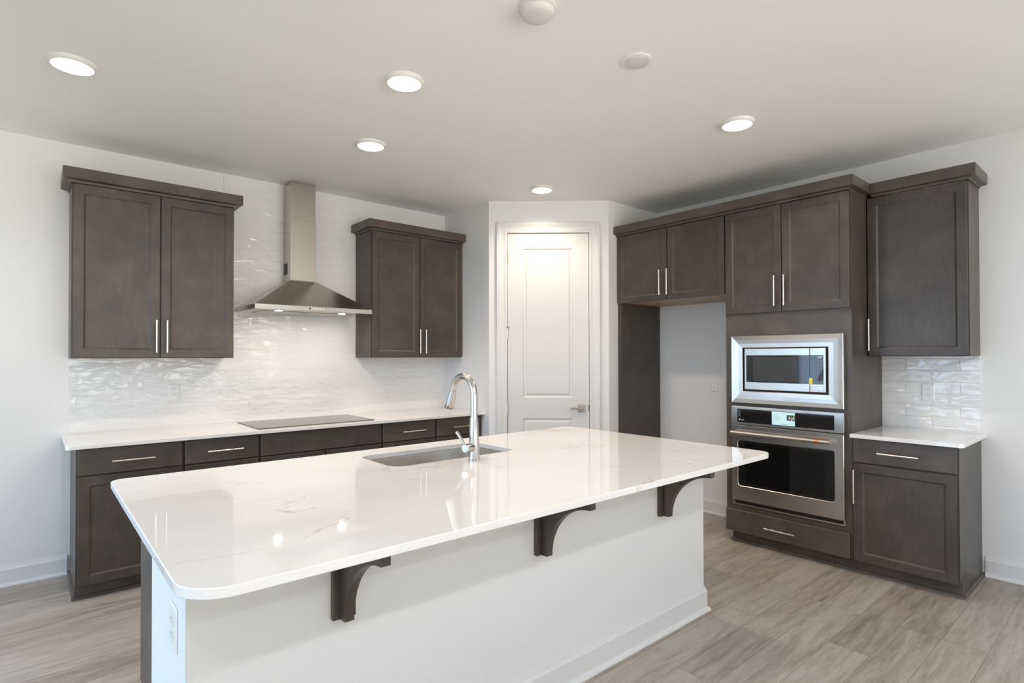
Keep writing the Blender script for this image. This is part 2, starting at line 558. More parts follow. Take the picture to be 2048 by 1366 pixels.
def window(k, fr, a, b, c, d):
    m = MB(fr)
    t = 0.05
    for q in ((a, a + t, c, d), (b - t, b, c, d), (a + t, b - t, c, c + t), (a + t, b - t, d - t, d), ((a + b) / 2 - t / 2, (a + b) / 2 + t / 2, c + t, d - t)):
        m.box(q[0], q[1], 0.05, 0.10, q[2], q[3])
    f = struct(m.build('window_%d' % k, TRIM))
    MB(fr).box(a + t, b - t, 0.072, 0.078, c + t, d - t).build('pane', PANE, f)
wk = 1
for q in OPEN_LEFT:
    window(wk, lambda u, d, z: Vector((XW - d, u, z)), *q); wk += 1
for q in OPEN_REAR:
    window(wk, lambda u, d, z: Vector((u, YW - d, z)), *q); wk += 1

# pantry box in the corner: two returns and the slanted wall with the door
T = 0.11
struct(MB().prism([(-1.5355, 0), (-1.5355, -0.7128), tuple(PW(0.09, -T, 0).xy), (-1.5355 + T, 0)], 0, ZC).build('wall_pantry_left', WALL))
struct(MB().prism([(0, -1.4363), (-0.7282, -1.4363), tuple(PW(1.084 - 0.09, -T, 0).xy), (0, -1.4363 + T)], 0, ZC).build('wall_pantry_right', WALL))
m = MB()
DS0, DS1, DTOP = 0.160, 0.912, 2.545
m.prism([tuple(P0), tuple(PW(DS0, 0, 0).xy), tuple(PW(DS0, -T, 0).xy), tuple(PW(0.09, -T, 0).xy)], 0, ZC)
m.prism([tuple(PW(DS1, 0, 0).xy), tuple(P1), tuple(PW(0.994, -T, 0).xy), tuple(PW(DS1, -T, 0).xy)], 0, ZC)
m.prism([tuple(PW(DS0, 0, 0).xy), tuple(PW(DS1, 0, 0).xy), tuple(PW(DS1, -T, 0).xy), tuple(PW(DS0, -T, 0).xy)], DTOP, ZC)
struct(m.build('wall_pantry', WALL))

# pantry door: casing + slab + hardware
def panel_rings(m, s0, s1, z0, z1, n0, steps):
    pass
door = bpy.data.objects.new('door_1', None); COL.objects.link(door)
door.location = PW(0.536, 0, 0)
struct(door, 'white two-panel pantry door in the slanted corner wall')
m = MB(PW)
def casing_profile(m, s_in0, s_in1, z_in, outer, prof):
    # mitred three-sided casing: rings of (s, z) at each profile offset
    pass
prof = [(0.0, 0.001), (0.0, 0.012), (0.012, 0.016), (0.030, 0.012), (0.050, 0.014), (0.070, 0.022), (0.092, 0.022), (0.097, 0.018), (0.097, 0.001)]
si0, si1, zi = DS0 + 0.004, DS1 - 0.004, DTOP - 0.004
def cas(o, n): return [(si0 - o, n, 0.0), (si0 - o, n, zi + o), (si1 + o, n, zi + o), (si1 + o, n, 0.0)]
m.rings([cas(o, n) for o, n in prof], False, False, closed=False)
# close the floor ends and the back
m.build('casing', TRIM, door)
m = MB(PW)
m.box(DS0 + 0.0005, DS0 + 0.006, -T + 0.001, -0.0005, 0.001, DTOP - 0.006)
m.box(DS1 - 0.006, DS1 - 0.0005, -T + 0.001, -0.0005, 0.001, DTOP - 0.006)
m.box(DS0 + 0.0005, DS1 - 0.0005, -T + 0.001, -0.0005, DTOP - 0.006, DTOP - 0.0005)
m.build('jamb', TRIM, door)
# slab: a grid frame with two moulded panels
a0, a1, z0, z1 = 0.1695, 0.903, 0.012, 2.536
nf, nb = -0.004, -0.040
pan = [(0.309, 0.758, 1.048, 2.399), (0.309, 0.758, 0.230, 0.862)]
m = MB(PW)
us = [a0, pan[0][0], pan[0][1], a1]
zs = [z0, pan[1][2], pan[1][3], pan[0][2], pan[0][3], z1]
for i in range(3):
    for j in range(5):
        if i == 1 and j in (1, 3): continue
        k = m.pts([(us[i], nf, zs[j]), (us[i + 1], nf, zs[j]), (us[i + 1], nf, zs[j + 1]), (us[i], nf, zs[j + 1])])
        m.f.append(k)
for (s0, s1, q0, q1) in pan:
    R = []
    for o, n in ((0, nf), (0.010, nf - 0.010), (0.020, nf - 0.011), (0.036, nf - 0.002), (0.040, nf - 0.0015)):
        R.append([(s0 + o, n, q0 + o), (s1 - o, n, q0 + o), (s1 - o, n, q1 - o), (s0 + o, n, q1 - o)])
    m.rings(R, False, True)
k = m.pts([(a0, nf, z0), (a1, nf, z0), (a1, nf, z1), (a0, nf, z1), (a0, nb, z0), (a1, nb, z0), (a1, nb, z1), (a0, nb, z1)])
for q in ((0, 1, 5, 4), (1, 2, 6, 5), (2, 3, 7, 6), (3, 0, 4, 7), (4, 5, 6, 7)): m.f.append([k[x] for x in q])
dslab = m.build('door_slab', TRIM, door)
for z in (2.315, 1.63, 0.947, 0.22):
    m = MB(PW)
    m.tube([(0.1675, 0.004, z - 0.048), (0.1675, 0.004, z + 0.048)], 0.0065, 10)
    m.tube([(0.1675, 0.004, z + 0.048), (0.1675, 0.004, z + 0.055)], 0.004, 8)
    m.build('hinge', BRASS if z > 2 else NICKEL, door, True, angle=40)
m = MB(PW)
m.tube([(0.160, 0.012, 1.688), (0.185, 0.018, 1.686)], 0.006, 8)
m.tube([(0.1675, 0.006, 1.690), (0.1675, 0.006, 1.665)], 0.006, 8)
m.build('door_stop', LEVER, door, True, angle=40)
m = MB(PW)
m.box(0.802, 0.868, nf + 0.0005, 0.006, 0.919, 0.986)
lv = m.build('lever_rose', LEVER, door, bevel=0.002)
m = MB(PW)
m.tube([(0.835, 0.006, 0.9525), (0.835, 0.045, 0.9525)], 0.011, 14)
m.box(0.730, 0.847, 0.040, 0.054, 0.9435, 0.9615)
m.build('lever', LEVER, lv, bevel=0.003)
m = MB(PW)
m.box(0.899, 0.9055, nf - 0.002, 0.001, 0.925, 0.980)
m.build('latch_plate', DARKGREY, door)

# baseboards with shoe moulding
def baseboard(name, fr, u0, u1, d=0.0, h=0.125, parent=None):
    m = MB(fr)
    p = [(d + 0.0005, 0.0005), (d + 0.0005, h), (d + 0.006, h), (d + 0.009, h - 0.012), (d + 0.014, h - 0.024), (d + 0.014, 0.020), (d + 0.024, 0.017), (d + 0.029, 0.008), (d + 0.030, 0.0005)]
    m.rings([[(u0, a, b) for a, b in p], [(u1, a, b) for a, b in p]])
    o = m.build(name, TRIM, parent)
    return o
struct(baseboard('baseboard_back', LW, XW, -4.500))
struct(baseboard('baseboard_right', RW, 3.936, -YW))
struct(baseboard('baseboard_alcove', RW, 1.478, 2.488))
struct(baseboard('baseboard_pantry', PW, 0.0, 0.066))
struct(baseboard('baseboard_corner', PW, 1.014, 1.084))

# ------------------------------------------------------------------ cabinets
def shaker(fr, name, u0, u1, z0, z1, d0, parent, material=WOOD, w=0.054, t=0.0195):
    m = MB(fr)
    R = []
    c = 0.002
    for o, d in ((0, d0), (0, d0 + t - c), (c, d0 + t), (w - 0.003, d0 + t), (w, d0 + t - 0.0012), (w + 0.009, d0 + t - 0.0070)):
        R.append([(u0 + o, d, z0 + o), (u1 - o, d, z0 + o), (u1 - o, d, z1 - o), (u0 + o, d, z1 - o)])
    m.rings(R, True, True)
    return m.build(name, material, parent)
def front(fr, name, u0, u1, z0, z1, d0, parent, t=0.0195):
    m = MB(fr)
    R = []
    for o, d in ((0, d0), (0, d0 + t - 0.003), (0.003, d0 + t)):
        R.append([(u0 + o, d, z0 + o), (u1 - o, d, z0 + o), (u1 - o, d, z1 - o), (u0 + o, d, z1 - o)])
    m.rings(R, True, True)
    return m.build(name, WOODH, parent)
def pull(fr, u, z, d, parent, vertical, L=0.217):
    m = MB(fr)
    e = L / 2
    a = 0.064
    if vertical:
        m.tube([(u, d + 0.032, z - e), (u, d + 0.032, z + e)], 0.006, 12)
        for s in (-a, a): m.tube([(u, d, z + s), (u, d + 0.030, z + s)], 0.0045, 8)
    else:
        m.tube([(u - e, d + 0.032, z), (u + e, d + 0.032, z)], 0.006, 12)
        for s in (-a, a): m.tube([(u + s, d, z), (u + s, d + 0.030, z)], 0.0045, 8)
    return m.build('handle', NICKEL, parent, True, angle=40)
def crown_rings(m, path_fn):
    # board profile: (outset, z)
    prof = [(-0.020, 0.0), (0.006, 0.0), (0.010, 0.012), (0.042, 0.016), (0.045, 0.020), (0.045, 0.082), (0.042, 0.085), (-0.020, 0.085)]
    m.rings([path_fn(o, z) for o, z in prof] , False, False, closed=False)
    # close loop back to start
    ids0 = m.pts(path_fn(*prof[-1])); ids1 = m.pts(path_fn(*prof[0]))
    for k in range(len(ids0) - 1): m.f.append([ids0[k], ids0[k + 1], ids1[k + 1], ids1[k]])
    for e in (0, -1):
        m.f.append(m.pts([path_fn(o, z)[e] for o, z in prof]))

def upper(fr, u0, u1, label, name='wall_cabinet', z0=1.413, z1=2.503, depth=0.293, doors=(), handles=(), crown=True, wall_d=0.0005):
    c = fr((u0 + u1) / 2, depth / 2, z0)
    t = thing(name, label, 'cabinet', c, 'dark wood wall cabinets')
    m = MB(fr)
    m.box(u0, u1, wall_d, depth, z0, z1)
    m.build('cabinet_body', WOOD, t, bevel=0.0012)
    # applied end stiles at the wall and at the face frame
    for (s0, s1, h) in doors:
        d = shaker(fr, 'door', s0, s1, z0 + 0.003, z1 - 0.005, depth + 0.0008, t)
        if h is not None: pull(fr, h, z0 + 0.145, depth + 0.0203, d, True)
    if crown:
        m = MB(fr)
        zc = z1 + 0.0005
        def pth(o, z):
            return [(u0 - o, wall_d, zc + z), (u0 - o, depth + 0.021 + o, zc + z), (u1 + o, depth + 0.021 + o, zc + z), (u1 + o, wall_d, zc + z)]
        crown_rings(m, pth)
        m.build('crown_molding', WOODH, t)
    return t

upper(LW, -4.500, -3.569, 'wide dark wood wall cabinet with two tall doors left of the steel range hood', doors=((-4.492, -4.031, -4.0525), (-4.024, -3.574, -3.9915)))
upper(LW, -2.492, -1.5365 - 0.012, 'dark wood two-door wall cabinet between the range hood and the pantry', doors=((-2.482, -2.019, -2.028), (-2.013, -1.556, -1.967)))

def base_cab(fr, u0, u1, label, drawer, dooru, handle_dr=True, end=None, split=True, doors2=False, hd=None):
    c = fr((u0 + u1) / 2, 0.3, 0)
    t = thing('base_cabinet', label, 'cabinet', c, 'dark wood base cabinets')
    m = MB(fr)
    m.box(u0, u1, 0.0005, 0.5995, 0.0955, 0.8885)
    m.build('cabinet_body', WOOD, t, bevel=0.001)
    m = MB(fr)
    m.box(u0, u1, 0.0005, 0.545, 0.0005, 0.095)
    m.build('toe_kick', WOODH, t)
    m = MB(fr)
    sh = [(0.5455, 0.0005), (0.5455, 0.020), (0.555, 0.018), (0.561, 0.011), (0.563, 0.0005)]
    a, b = u0, u1
    if end == 'lo': a = u0 - 0.012
    if end == 'hi': b = u1 + 0.012
    m.rings([[(a, p, q) for p, q in sh], [(b, p, q) for p, q in sh]])
    if end:
        s = -1 if end == 'lo' else 1
        e = u0 if end == 'lo' else u1
        sp = [(0.0005, 0.0005), (0.0005, 0.020), (0.008, 0.018), (0.013, 0.010), (0.015, 0.0005)]
        m.rings([[(e + s * p, dd, q) for p, q in sp] for dd in (0.002, 0.5445)])
    m.build('shoe_molding', WOODH, t)
    dr = front(fr, 'drawer', drawer[0], drawer[1], 0.731, 0.884, 0.6, t)
    if handle_dr:
        pull(fr, hd if hd is not None else (drawer[0] + drawer[1]) / 2, 0.803, 0.6195, dr, False)
    for (s0, s1, h) in dooru:
        d = shaker(fr, 'door', s0, s1, 0.094, 0.722, 0.6, t)
        if h is not None: pull(fr, h, 0.575, 0.6195, d, True)
    return t
base_cab(LW, -4.486, -3.9425, 'dark wood base cabinet at the left end of the cooking wall, drawer over door', (-4.476, -3.950), ((-4.476, -3.950, -3.975),), end='lo', hd=-4.2095)
base_cab(LW, -3.9415, -3.4795, 'narrow dark base cabinet second along the cooking wall, left of the cooktop', (-3.933, -3.488), ((-3.933, -3.488, -3.515),), hd=-3.7025)
base_cab(LW, -3.4785, -2.5505, 'wide dark base cabinet under the cooktop with a plain handleless front', (-3.470, -2.557), ((-3.470, -3.017, -3.040), (-3.010, -2.557, -2.987)), handle_dr=False)
base_cab(LW, -2.5495, -2.0425, 'dark base cabinet right of the cooktop, partly behind the faucet and sink', (-2.542, -2.051), ((-2.542, -2.051, -2.515),), hd=-2.273)
base_cab(LW, -2.0415, -1.5365, 'dark base cabinet against the pantry wall, behind the faucet', (-2.033, -1.588), ((-2.033, -1.588, -2.005),), hd=-1.768)

base_cab(RW, 3.3655, 3.920, 'dark base cabinet right of the wall oven, one drawer over one door', (3.3725, 3.911), ((3.3725, 3.911, 3.3835),), end='hi', hd=3.627)
upper(RW, 3.3655, 3.920, 'single-door dark wall cabinet over the short right-hand counter', doors=((3.3725, 3.9145, 3.3850),), z0=1.418, z1=2.505, crown=False)

# right cabinet crown (a lower board turning the free end) and the long crown over fridge space and oven
m = MB(RW)
def pth(o, z): return [(3.3995, 0.3125 + o, 2.507 + z), (3.920 + o, 0.3125 + o, 2.507 + z), (3.920 + o, 0.0005, 2.507 + z)]
crown_rings(m, pth)
tag(m.build('crown_molding', WOODH), 'short dark crown molding on the single-door cabinet at the right end', 'crown molding')
m = MB(RW)
def pth(o, z): return [(1.4372, 0.0005, 2.513 + z), (1.4372, 0.620 + o, 2.513 + z), (3.3550 + o, 0.620 + o, 2.513 + z), (3.3550 + o, 0.3590, 2.513 + z)]
def pth2(o, z):
    o2 = max(o, -0.02)
    return [(1.4385, 0.620 + o2, 2.513 + z), (3.3550 + o2 * 0.97, 0.620 + o2, 2.513 + z), (3.3550 + o2 * 0.97, 0.002, 2.513 + z)]
crown_rings(m, pth2)
tag(m.build('crown_molding', WOODH), 'long dark crown molding running over the fridge space and the oven tower', 'crown molding')

# fridge surround
m = MB(RW)
m.box(1.4375, 1.4760, 0.0005, 0.5995, 0.0005, 2.512)
tag(m.build('refrigerator_panel', WOOD, bevel=0.001), 'tall dark wood side panel between the pantry wall and the empty fridge space', 'panel')
t = thing('wall_cabinet', 'low dark two-door cabinet over the empty fridge space with a raw wood underside', 'cabinet', RW(1.98, 0.3, 1.9))
m = MB(RW); m.box(1.4765, 2.4885, 0.0005, 0.5995, 1.912, 2.512); m.build('cabinet_body', WOOD, t, bevel=0.001)
m = MB(RW); m.box(1.4770, 2.4880, 0.001, 0.594, 1.905, 1.9115); m.build('underside', TAN, t)['label'] = 'raw tan plywood underside'
d = shaker(RW, 'door', 1.4480, 1.9670, 1.898, 2.508, 0.6003, t); pull(RW, 1.9140, 2.047, 0.6198, d, True)
d = shaker(RW, 'door', 1.9755, 2.4840, 1.898, 2.508, 0.6003, t); pull(RW, 1.9880, 2.047, 0.6198, d, True)

# oven tower
t = thing('oven_cabinet', 'tall dark wood oven tower cabinet holding the microwave and wall oven', 'cabinet', RW(2.927, 0.3, 0))
m = MB(RW)
U0, U1 = 2.4900, 3.3645
m.box(U0, U0 + 0.019, 0.0005, 0.58, 0.0955, 2.512)
m.box(U1 - 0.019, U1, 0.0005, 0.58, 0.0955, 2.512)
m.box(U0 + 0.019, U1 - 0.019, 0.0005, 0.012, 0.0955, 2.512)
m.box(U0 + 0.019, U1 - 0.019, 0.012, 0.58, 1.70, 2.512)
m.box(U0 + 0.019, U1 - 0.019, 0.012, 0.58, 0.0955, 0.27)
m.build('cabinet_body', WOOD, t)
m = MB(RW)   # face frame with the two appliance cut-outs
m.box(U0, U0 + 0.080, 0.58, 0.5995, 0.0955, 2.512)
m.box(U1 - 0.062, U1, 0.58, 0.5995, 0.0955, 2.512)
for (q0, q1) in ((0.0955, 0.318), (1.025, 1.09), (1.55, 2.512)):
    m.box(U0 + 0.080, U1 - 0.062, 0.58, 0.5995, q0, q1)
m.build('face_frame', WOODH, t)
m = MB(RW); m.box(U0 + 0.02, U1, 0.0005, 0.545, 0.0005, 0.095); m.build('toe_kick', WOODH, t)
sh = [(0.5455, 0.0005), (0.5455, 0.020), (0.555, 0.018), (0.561, 0.011), (0.563, 0.0005)]
m = MB(RW); m.rings([[(u, p, q) for p, q in sh] for u in (U0 + 0.008, U1)])
sp = [(0.0005, 0.0005), (0.0005, 0.020), (0.008, 0.018), (0.011, 0.010), (0.012, 0.0005)]
m.rings([[(U0 + 0.02 - p, dd, q) for p, q in sp] for dd in (0.04, 0.5450)])
m.build('shoe_molding', WOODH, t)
d = shaker(RW, 'door', 2.4985, 2.9180, 1.738, 2.508, 0.6003, t); pull(RW, 2.8810, 1.888, 0.6198, d, True)
d = shaker(RW, 'door', 2.9245, 3.3585, 1.738, 2.508, 0.6003, t); pull(RW, 2.9490, 1.888, 0.6198, d, True)
d = front(RW, 'drawer', 2.4920, 3.3500, 0.092, 0.256, 0.6003, t); pull(RW, 2.904, 0.169, 0.6198, d, False)

# ------------------------------------------------------------------ worktops
def slab_top(name, fr, poly, z0, z1, label, cat='countertop', hole=None, material=None):
    me_bm = bmesh.new()
    def loop(pts, z): return [me_bm.verts.new(fr(p[0], p[1], z)) for p in pts]
    e = 0.0025
    def inset(pts, o):
        n = len(pts); out = []
        for i in range(n):
            a = Vector(pts[i - 1]); b = Vector(pts[i]); c = Vector(pts[(i + 1) % n])
            t1 = (b - a).normalized() if (b - a).length > 1e-9 else (c - b).normalized()
            t2 = (c - b).normalized() if (c - b).length > 1e-9 else t1
            n1 = Vector((-t1.y, t1.x)); n2 = Vector((-t2.y, t2.x))
            k = n1 + n2
            k = k / max(0.3, k.dot(n1))
            out.append(tuple(b + k * o))
        return out
    L = [loop(inset(poly, e), z0), loop(poly, z0 + e), loop(poly, z1 - e), loop(inset(poly, e), z1)]
    n = len(poly)
    for a, b in zip(L, L[1:]):
        for i in range(n): me_bm.faces.new((a[i], a[(i + 1) % n], b[(i + 1) % n], b[i]))
    if hole is None:
        me_bm.faces.new(L[0][::-1]); me_bm.faces.new(L[-1])
    else:
        H = [loop(hole, z0), loop(hole, z1 - e), loop(inset(hole, -e), z1)]
        k = len(hole)
        for a, b in zip(H, H[1:]):
            for i in range(k): me_bm.faces.new((a[i], b[i], b[(i + 1) % k], a[(i + 1) % k]))
        for lo, ho in ((L[0], H[0]), (L[-1], H[-1])):
            ed = []
            for ring in (lo, ho):
                for i in range(len(ring)):
                    x = me_bm.edges.get((ring[i], ring[(i + 1) % len(ring)]))
                    ed.append(x)
            bmesh.ops.triangle_fill(me_bm, edges=ed, use_beauty=True, use_dissolve=False)
    bmesh.ops.recalc_face_normals(me_bm, faces=me_bm.faces)
    me = bpy.data.meshes.new(name)
    me_bm.to_mesh(me); me_bm.free()
    me.materials.append(material or QUARTZP)
    o = bpy.data.objects.new(name, me); COL.objects.link(o)
    return tag(o, label, cat)
slab_top('countertop', WD, [(-4.535, -0.0005), (-4.535, -0.637), (-4.519, -0.653), (-1.5362, -0.653), (-1.5362, -0.0005)][::1], 0.8892, 0.914, 'long white quartz countertop along the cooking wall under the range hood')
slab_top('countertop', WD, [(-0.0005, -3.3655), (-0.654, -3.3655), (-0.654, -3.930), (-0.634, -3.950), (-0.0005, -3.950)], 0.8892, 0.914, 'short white quartz countertop right of the oven tower')
# island top with the sink cut-out
IX0, IX1, IY0, IY1 = -4.436, -1.722, -3.360, -1.877
SX0, SX1, SY0, SY1 = -3.425, -2.685, -2.415, -2.030
hole = rrect(SX0, SX1, SY0, SY1, 0.075, 8)
slab_top('island_countertop', WD, rrect(IX0, IX1, IY0, IY1, (0.11, 0.075, 0.06, 0.05), 10), 0.888, 0.914, 'large veined white quartz slab on the kitchen island with a sink cut-out', hole=hole, material=QUARTZ)

# ------------------------------------------------------------------ backsplash
t = MB(LW)
poly = [(-4.498, 0.9145), (-1.5362, 0.9145), (-1.5362, 1.4115), (-2.4925, 1.4115), (-2.4925, ZC - 0.0005), (-3.5680, ZC - 0.0005), (-3.5680, 1.4115), (-4.498, 1.4115)]
t.rings([[(a, 0.0005, b) for a, b in poly], [(a, 0.0075, b) for a, b in poly]])
tag(t.build('tile_backsplash', TILEL), 'glossy white tile backsplash behind the range hood, up to the ceiling', 'backsplash')
t = MB(RW)
t.box(3.3655, 3.920, 0.0005, 0.0075, 0.9145, 1.4165)
tag(t.build('tile_backsplash', TILER), 'small glossy white tile backsplash above the short right-hand counter', 'backsplash')

# ------------------------------------------------------------------ cooktop and hood
t = thing('cooktop', 'flat dark glass cooktop set on the counter under the hood', 'cooktop', (-3.03, -0.33, 0.914))
m = MB(); m.rings([[(a, b, z) for a, b in rrect(-3.484 + o, -2.602 - o, -0.592 + o, -0.062 - o, 0.008, 3)] for o, z in ((0, 0.9145), (0, 0.919), (0.002, 0.921))])
m.build('glass_top', COOKGLASS, t)
m = MB()
for (x, y, r) in ((-3.28, -0.22, 0.085), (-3.28, -0.45, 0.10), (-2.80, -0.22, 0.10), (-2.80, -0.45, 0.075), (-3.04, -0.26, 0.12)):
    m.rings([[(x + q * math.cos(2 * PI * k / 40), y + q * math.sin(2 * PI * k / 40), 0.9212) for k in range(40)] for q in (r, r + 0.0015)], False, False)
m.build('burner_rings', MARKD, t)

t = thing('range_hood', 'stainless steel chimney range hood mounted above the cooktop', 'range hood', LW(-3.03, 0.25, 1.765))
m = MB(LW)
hx0, hx1, hd, cx0, cx1, cd = -3.4835, -2.5805, 0.503, -3.1240, -2.9180, 0.1745
w0 = 0.0085
def rect(x0, x1, d0, d1, z): return [(x0, d0, z), (x1, d0, z), (x1, d1, z), (x0, d1, z)]
m.rings([rect(hx0, hx1, w0, hd, 1.766), rect(hx0, hx1, w0, hd, 1.8005), rect(hx0 + 0.004, hx1 - 0.004, w0, hd - 0.004, 1.8035), rect(cx0 - 0.006, cx1 + 0.006, w0, cd + 0.006, 2.030), rect(cx0 - 0.006, cx1 + 0.006, w0, cd + 0.006, 2.034)])
m.build('canopy', STEEL, t, bevel=0.001)
m = MB(LW); m.box(cx0, cx1, w0, cd, 2.0345, 2.532); ch = m.build('chimney', STEEL, t, bevel=0.0015)
m = MB(LW); m.box(cx0 + 0.002, cx1 - 0.002, w0, cd - 0.002, 2.5325, ZC - 0.0008); m.build('chimney_sleeve', STEEL, t, bevel=0.0015)
m = MB(LW)
for k in range(8): m.box(cx0 - 0.0012, cx0 - 0.0002, 0.03 + 0.0105 * k, 0.037 + 0.0105 * k, 2.085, 2.175)
m.build('vent_grille', DARKGREY, ch)
m = MB(LW)
m.box(-3.385, -3.035, 0.08, 0.35, 1.763, 1.7658); m.box(-3.025, -2.675, 0.08, 0.35, 1.763, 1.7658)
m.build('grease_filter', FILTER, t, bevel=0.003)
for x in (-3.286, -2.792):
    def ring(r, z): return [(x + r * math.cos(2 * PI * k / 28), 0.397 + r * math.sin(2 * PI * k / 28), z) for k in range(28)]
    m = MB(LW); m.rings([ring(0.0265, 1.7656), ring(0.0265, 1.7645)])
    hl = m.build('hood_lamp', HOODLENS, t)
    m = MB(LW); m.rings([ring(0.0272, 1.7657), ring(0.0320, 1.7657), ring(0.0320, 1.7638), ring(0.0272, 1.7638), ring(0.0272, 1.7657)], False, False)
    m.build('lamp_bezel', STEEL, hl)
m = MB(LW); m.rings([[(-3.090 + 0.0065 * math.cos(2 * PI * k / 16), d, 1.7845 + 0.0065 * math.sin(2 * PI * k / 16)) for k in range(16)] for d in (0.5031, 0.506)]); m.build('power_button', BLACK, t)
for k in range(4):
    m = MB(LW); m.box(-3.068 + 0.024 * k, -3.052 + 0.024 * k, 0.5031, 0.5045, 1.781, 1.788); m.build('control_button', MARK, t)

# ------------------------------------------------------------------ outlets
RI = Vector((1, 0, 0))
def outlet(fr, u, z, d, label, w=0.072, h=0.118):
    t = thing('power_outlet', label, 'outlet', fr(u, d, z), 'white duplex power outlets')
    m = MB(fr)
    m.rings([[(a, q, b) for a, b in rrect(u - w / 2 + o, u + w / 2 - o, z - h / 2 + o, z + h / 2 - o, 0.004, 3)] for o, q in ((0, d + 0.0004), (0, d + 0.002), (0.004, d + 0.0055))])
    m.build('cover_plate', WHITEPL, t)
    for s in (-1, 1):
        c = z + s * 0.0195 * h / 0.118
        m = MB(fr)
        m.rings([[(a, q, b) for a, b in rrect(u - 0.0165 * w / 0.072, u + 0.0165 * w / 0.072, c - 0.014, c + 0.014, 0.009, 4)] for q in (d + 0.0057, d + 0.0070)])
        so = m.build('socket', WHITEPL, t)
        m = MB(fr)
        m.box(u - 0.008, u - 0.0055, d + 0.0068, d + 0.0073, c + 0.000, c + 0.009)
        m.box(u + 0.0055, u + 0.008, d + 0.0068, d + 0.0073, c + 0.001, c + 0.008)
        m.rings([[(u + 0.0028 * math.cos(2 * PI * k / 10), q, c - 0.006 + 0.0028 * math.sin(2 * PI * k / 10)) for k in range(10)] for q in (d + 0.0068, d + 0.0073)])
        m.build('slots', SLOT, so)
    return t
outlet(LW, -3.897, 1.166, 0.0078, 'white outlet on the tile under the wide left wall cabinet')
outlet(LW, -2.034, 1.166, 0.0078, 'white outlet on the tile right of the cooktop, near the pantry')
outlet(RW, 2.051, 1.161, 0.0004, 'white outlet on the painted wall of the empty fridge space')
outlet(RW, 3.640, 1.170, 0.0078, 'white outlet on the small tile backsplash right of the oven')
def IL(u, d, z): return Vector((-4.368 - d, -u, z))
outlet(IL, 2.862, 0.653, 0.0004, 'white outlet on the left end wall of the island', 0.098, 0.126)

# ------------------------------------------------------------------ island
t = thing('kitchen_island', 'kitchen island with white painted seating wall and dark cabinet back', 'kitchen island', (-3.09, -2.5, 0))
m = MB(); m.box(-4.368, -1.822, -3.0105, -2.470, 0.0005, 0.8875); m.build('knee_wall', WALL, t)
m = MB()
m.box(-4.335, -4.316, -2.4695, -1.950, 0.0955, 0.8875)
m.box(-1.874, -1.855, -2.4695, -1.950, 0.0955, 0.8875)
m.box(-4.316, -1.874, -2.4695, -2.455, 0.0955, 0.8875)
m.box(-4.316, -1.874, -2.455, -1.950, 0.0955, 0.115)
for (a, b) in ((-4.316, -4.28), (-3.49, -3.43), (-2.68, -2.62), (-1.91, -1.874)): m.box(a, b, -1.970, -1.950, 0.115, 0.8875)
m.build('cabinet_body', WOOD, t)
m = MB(); m.box(-4.335, -1.855, -2.4695, -2.01, 0.0005, 0.095); m.build('toe_kick', WOODH, t)
def IB(u, d, z): return Vector((u, d - 1.950 + 0.0005, z))
for (a, b, h) in ((-4.330, -3.900, -3.93), (-3.894, -3.464, -3.86), (-3.456, -3.058, -3.09), (-3.052, -2.654, -3.02), (-2.646, -2.256, -2.28), (-2.250, -1.860, -2.22)):
    d = shaker(IB, 'door', a, b, 0.10, 0.880, 0, t); pull(IB, h, 0.70, 0.0195, d, True)
def IFr(u, d, z): return Vector((u, -3.0105 - d, z))
def IR(u, d, z): return Vector((-1.822 + d, u, z))
# mitred baseboard round the two visible corners
m = MB()
p = [(0.0005, 0.0005), (0.0005, 0.130), (0.006, 0.130), (0.009, 0.118), (0.014, 0.106), (0.014, 0.020), (0.024, 0.017), (0.029, 0.008), (0.030, 0.0005)]
m.rings([[(-4.368 - a, -2.470, b), (-4.368 - a, -3.0105 - a, b), (-1.822 + a, -3.0105 - a, b), (-1.822 + a, -2.470, b)] for a, b in p], False, False, closed=False)
m.build('baseboard', TRIM, t)
m = MB(); m.box(-4.404, -4.3683, -2.985, -2.360, 0.836, 0.8875); m.build('support_rail', TRIM, t, bevel=0.003)

# brackets under the overhang
def bracket(u, label):
    t = thing('support_bracket', label, 'bracket', IFr(u + 0.037, 0, 0.6), 'curved wooden brackets under the island overhang')
    m = MB(IFr)
    m.box(u, u + 0.074, 0.0005, 0.0195, 0.604, 0.8875)
    m.build('back_plate', WOOD, t, bevel=0.0012)
    m = MB(IFr)
    pr = [(0.0200, 0.8875), (0.0200, 0.606), (0.0540, 0.606)]
    for k in range(19):
        a = PI - (PI / 2 - 0.053) * k / 18
        pr.append((0.300 + 0.2445 * math.cos(a), 0.608 + 0.232 * math.sin(a)))
    pr += [(0.2875, 0.8875)]
    m.rings([[(u + 0.022, a, b) for a, b in pr], [(u + 0.052, a, b) for a, b in pr]])
    m.build('arm', WOOD, t)
bracket(-3.972, 'dark curved wooden bracket under the overhang, nearest the island outlet end')
bracket(-3.114, 'dark curved wooden bracket under the middle of the island overhang')
bracket(-2.258, 'dark curved wooden bracket under the overhang, nearest the oven')

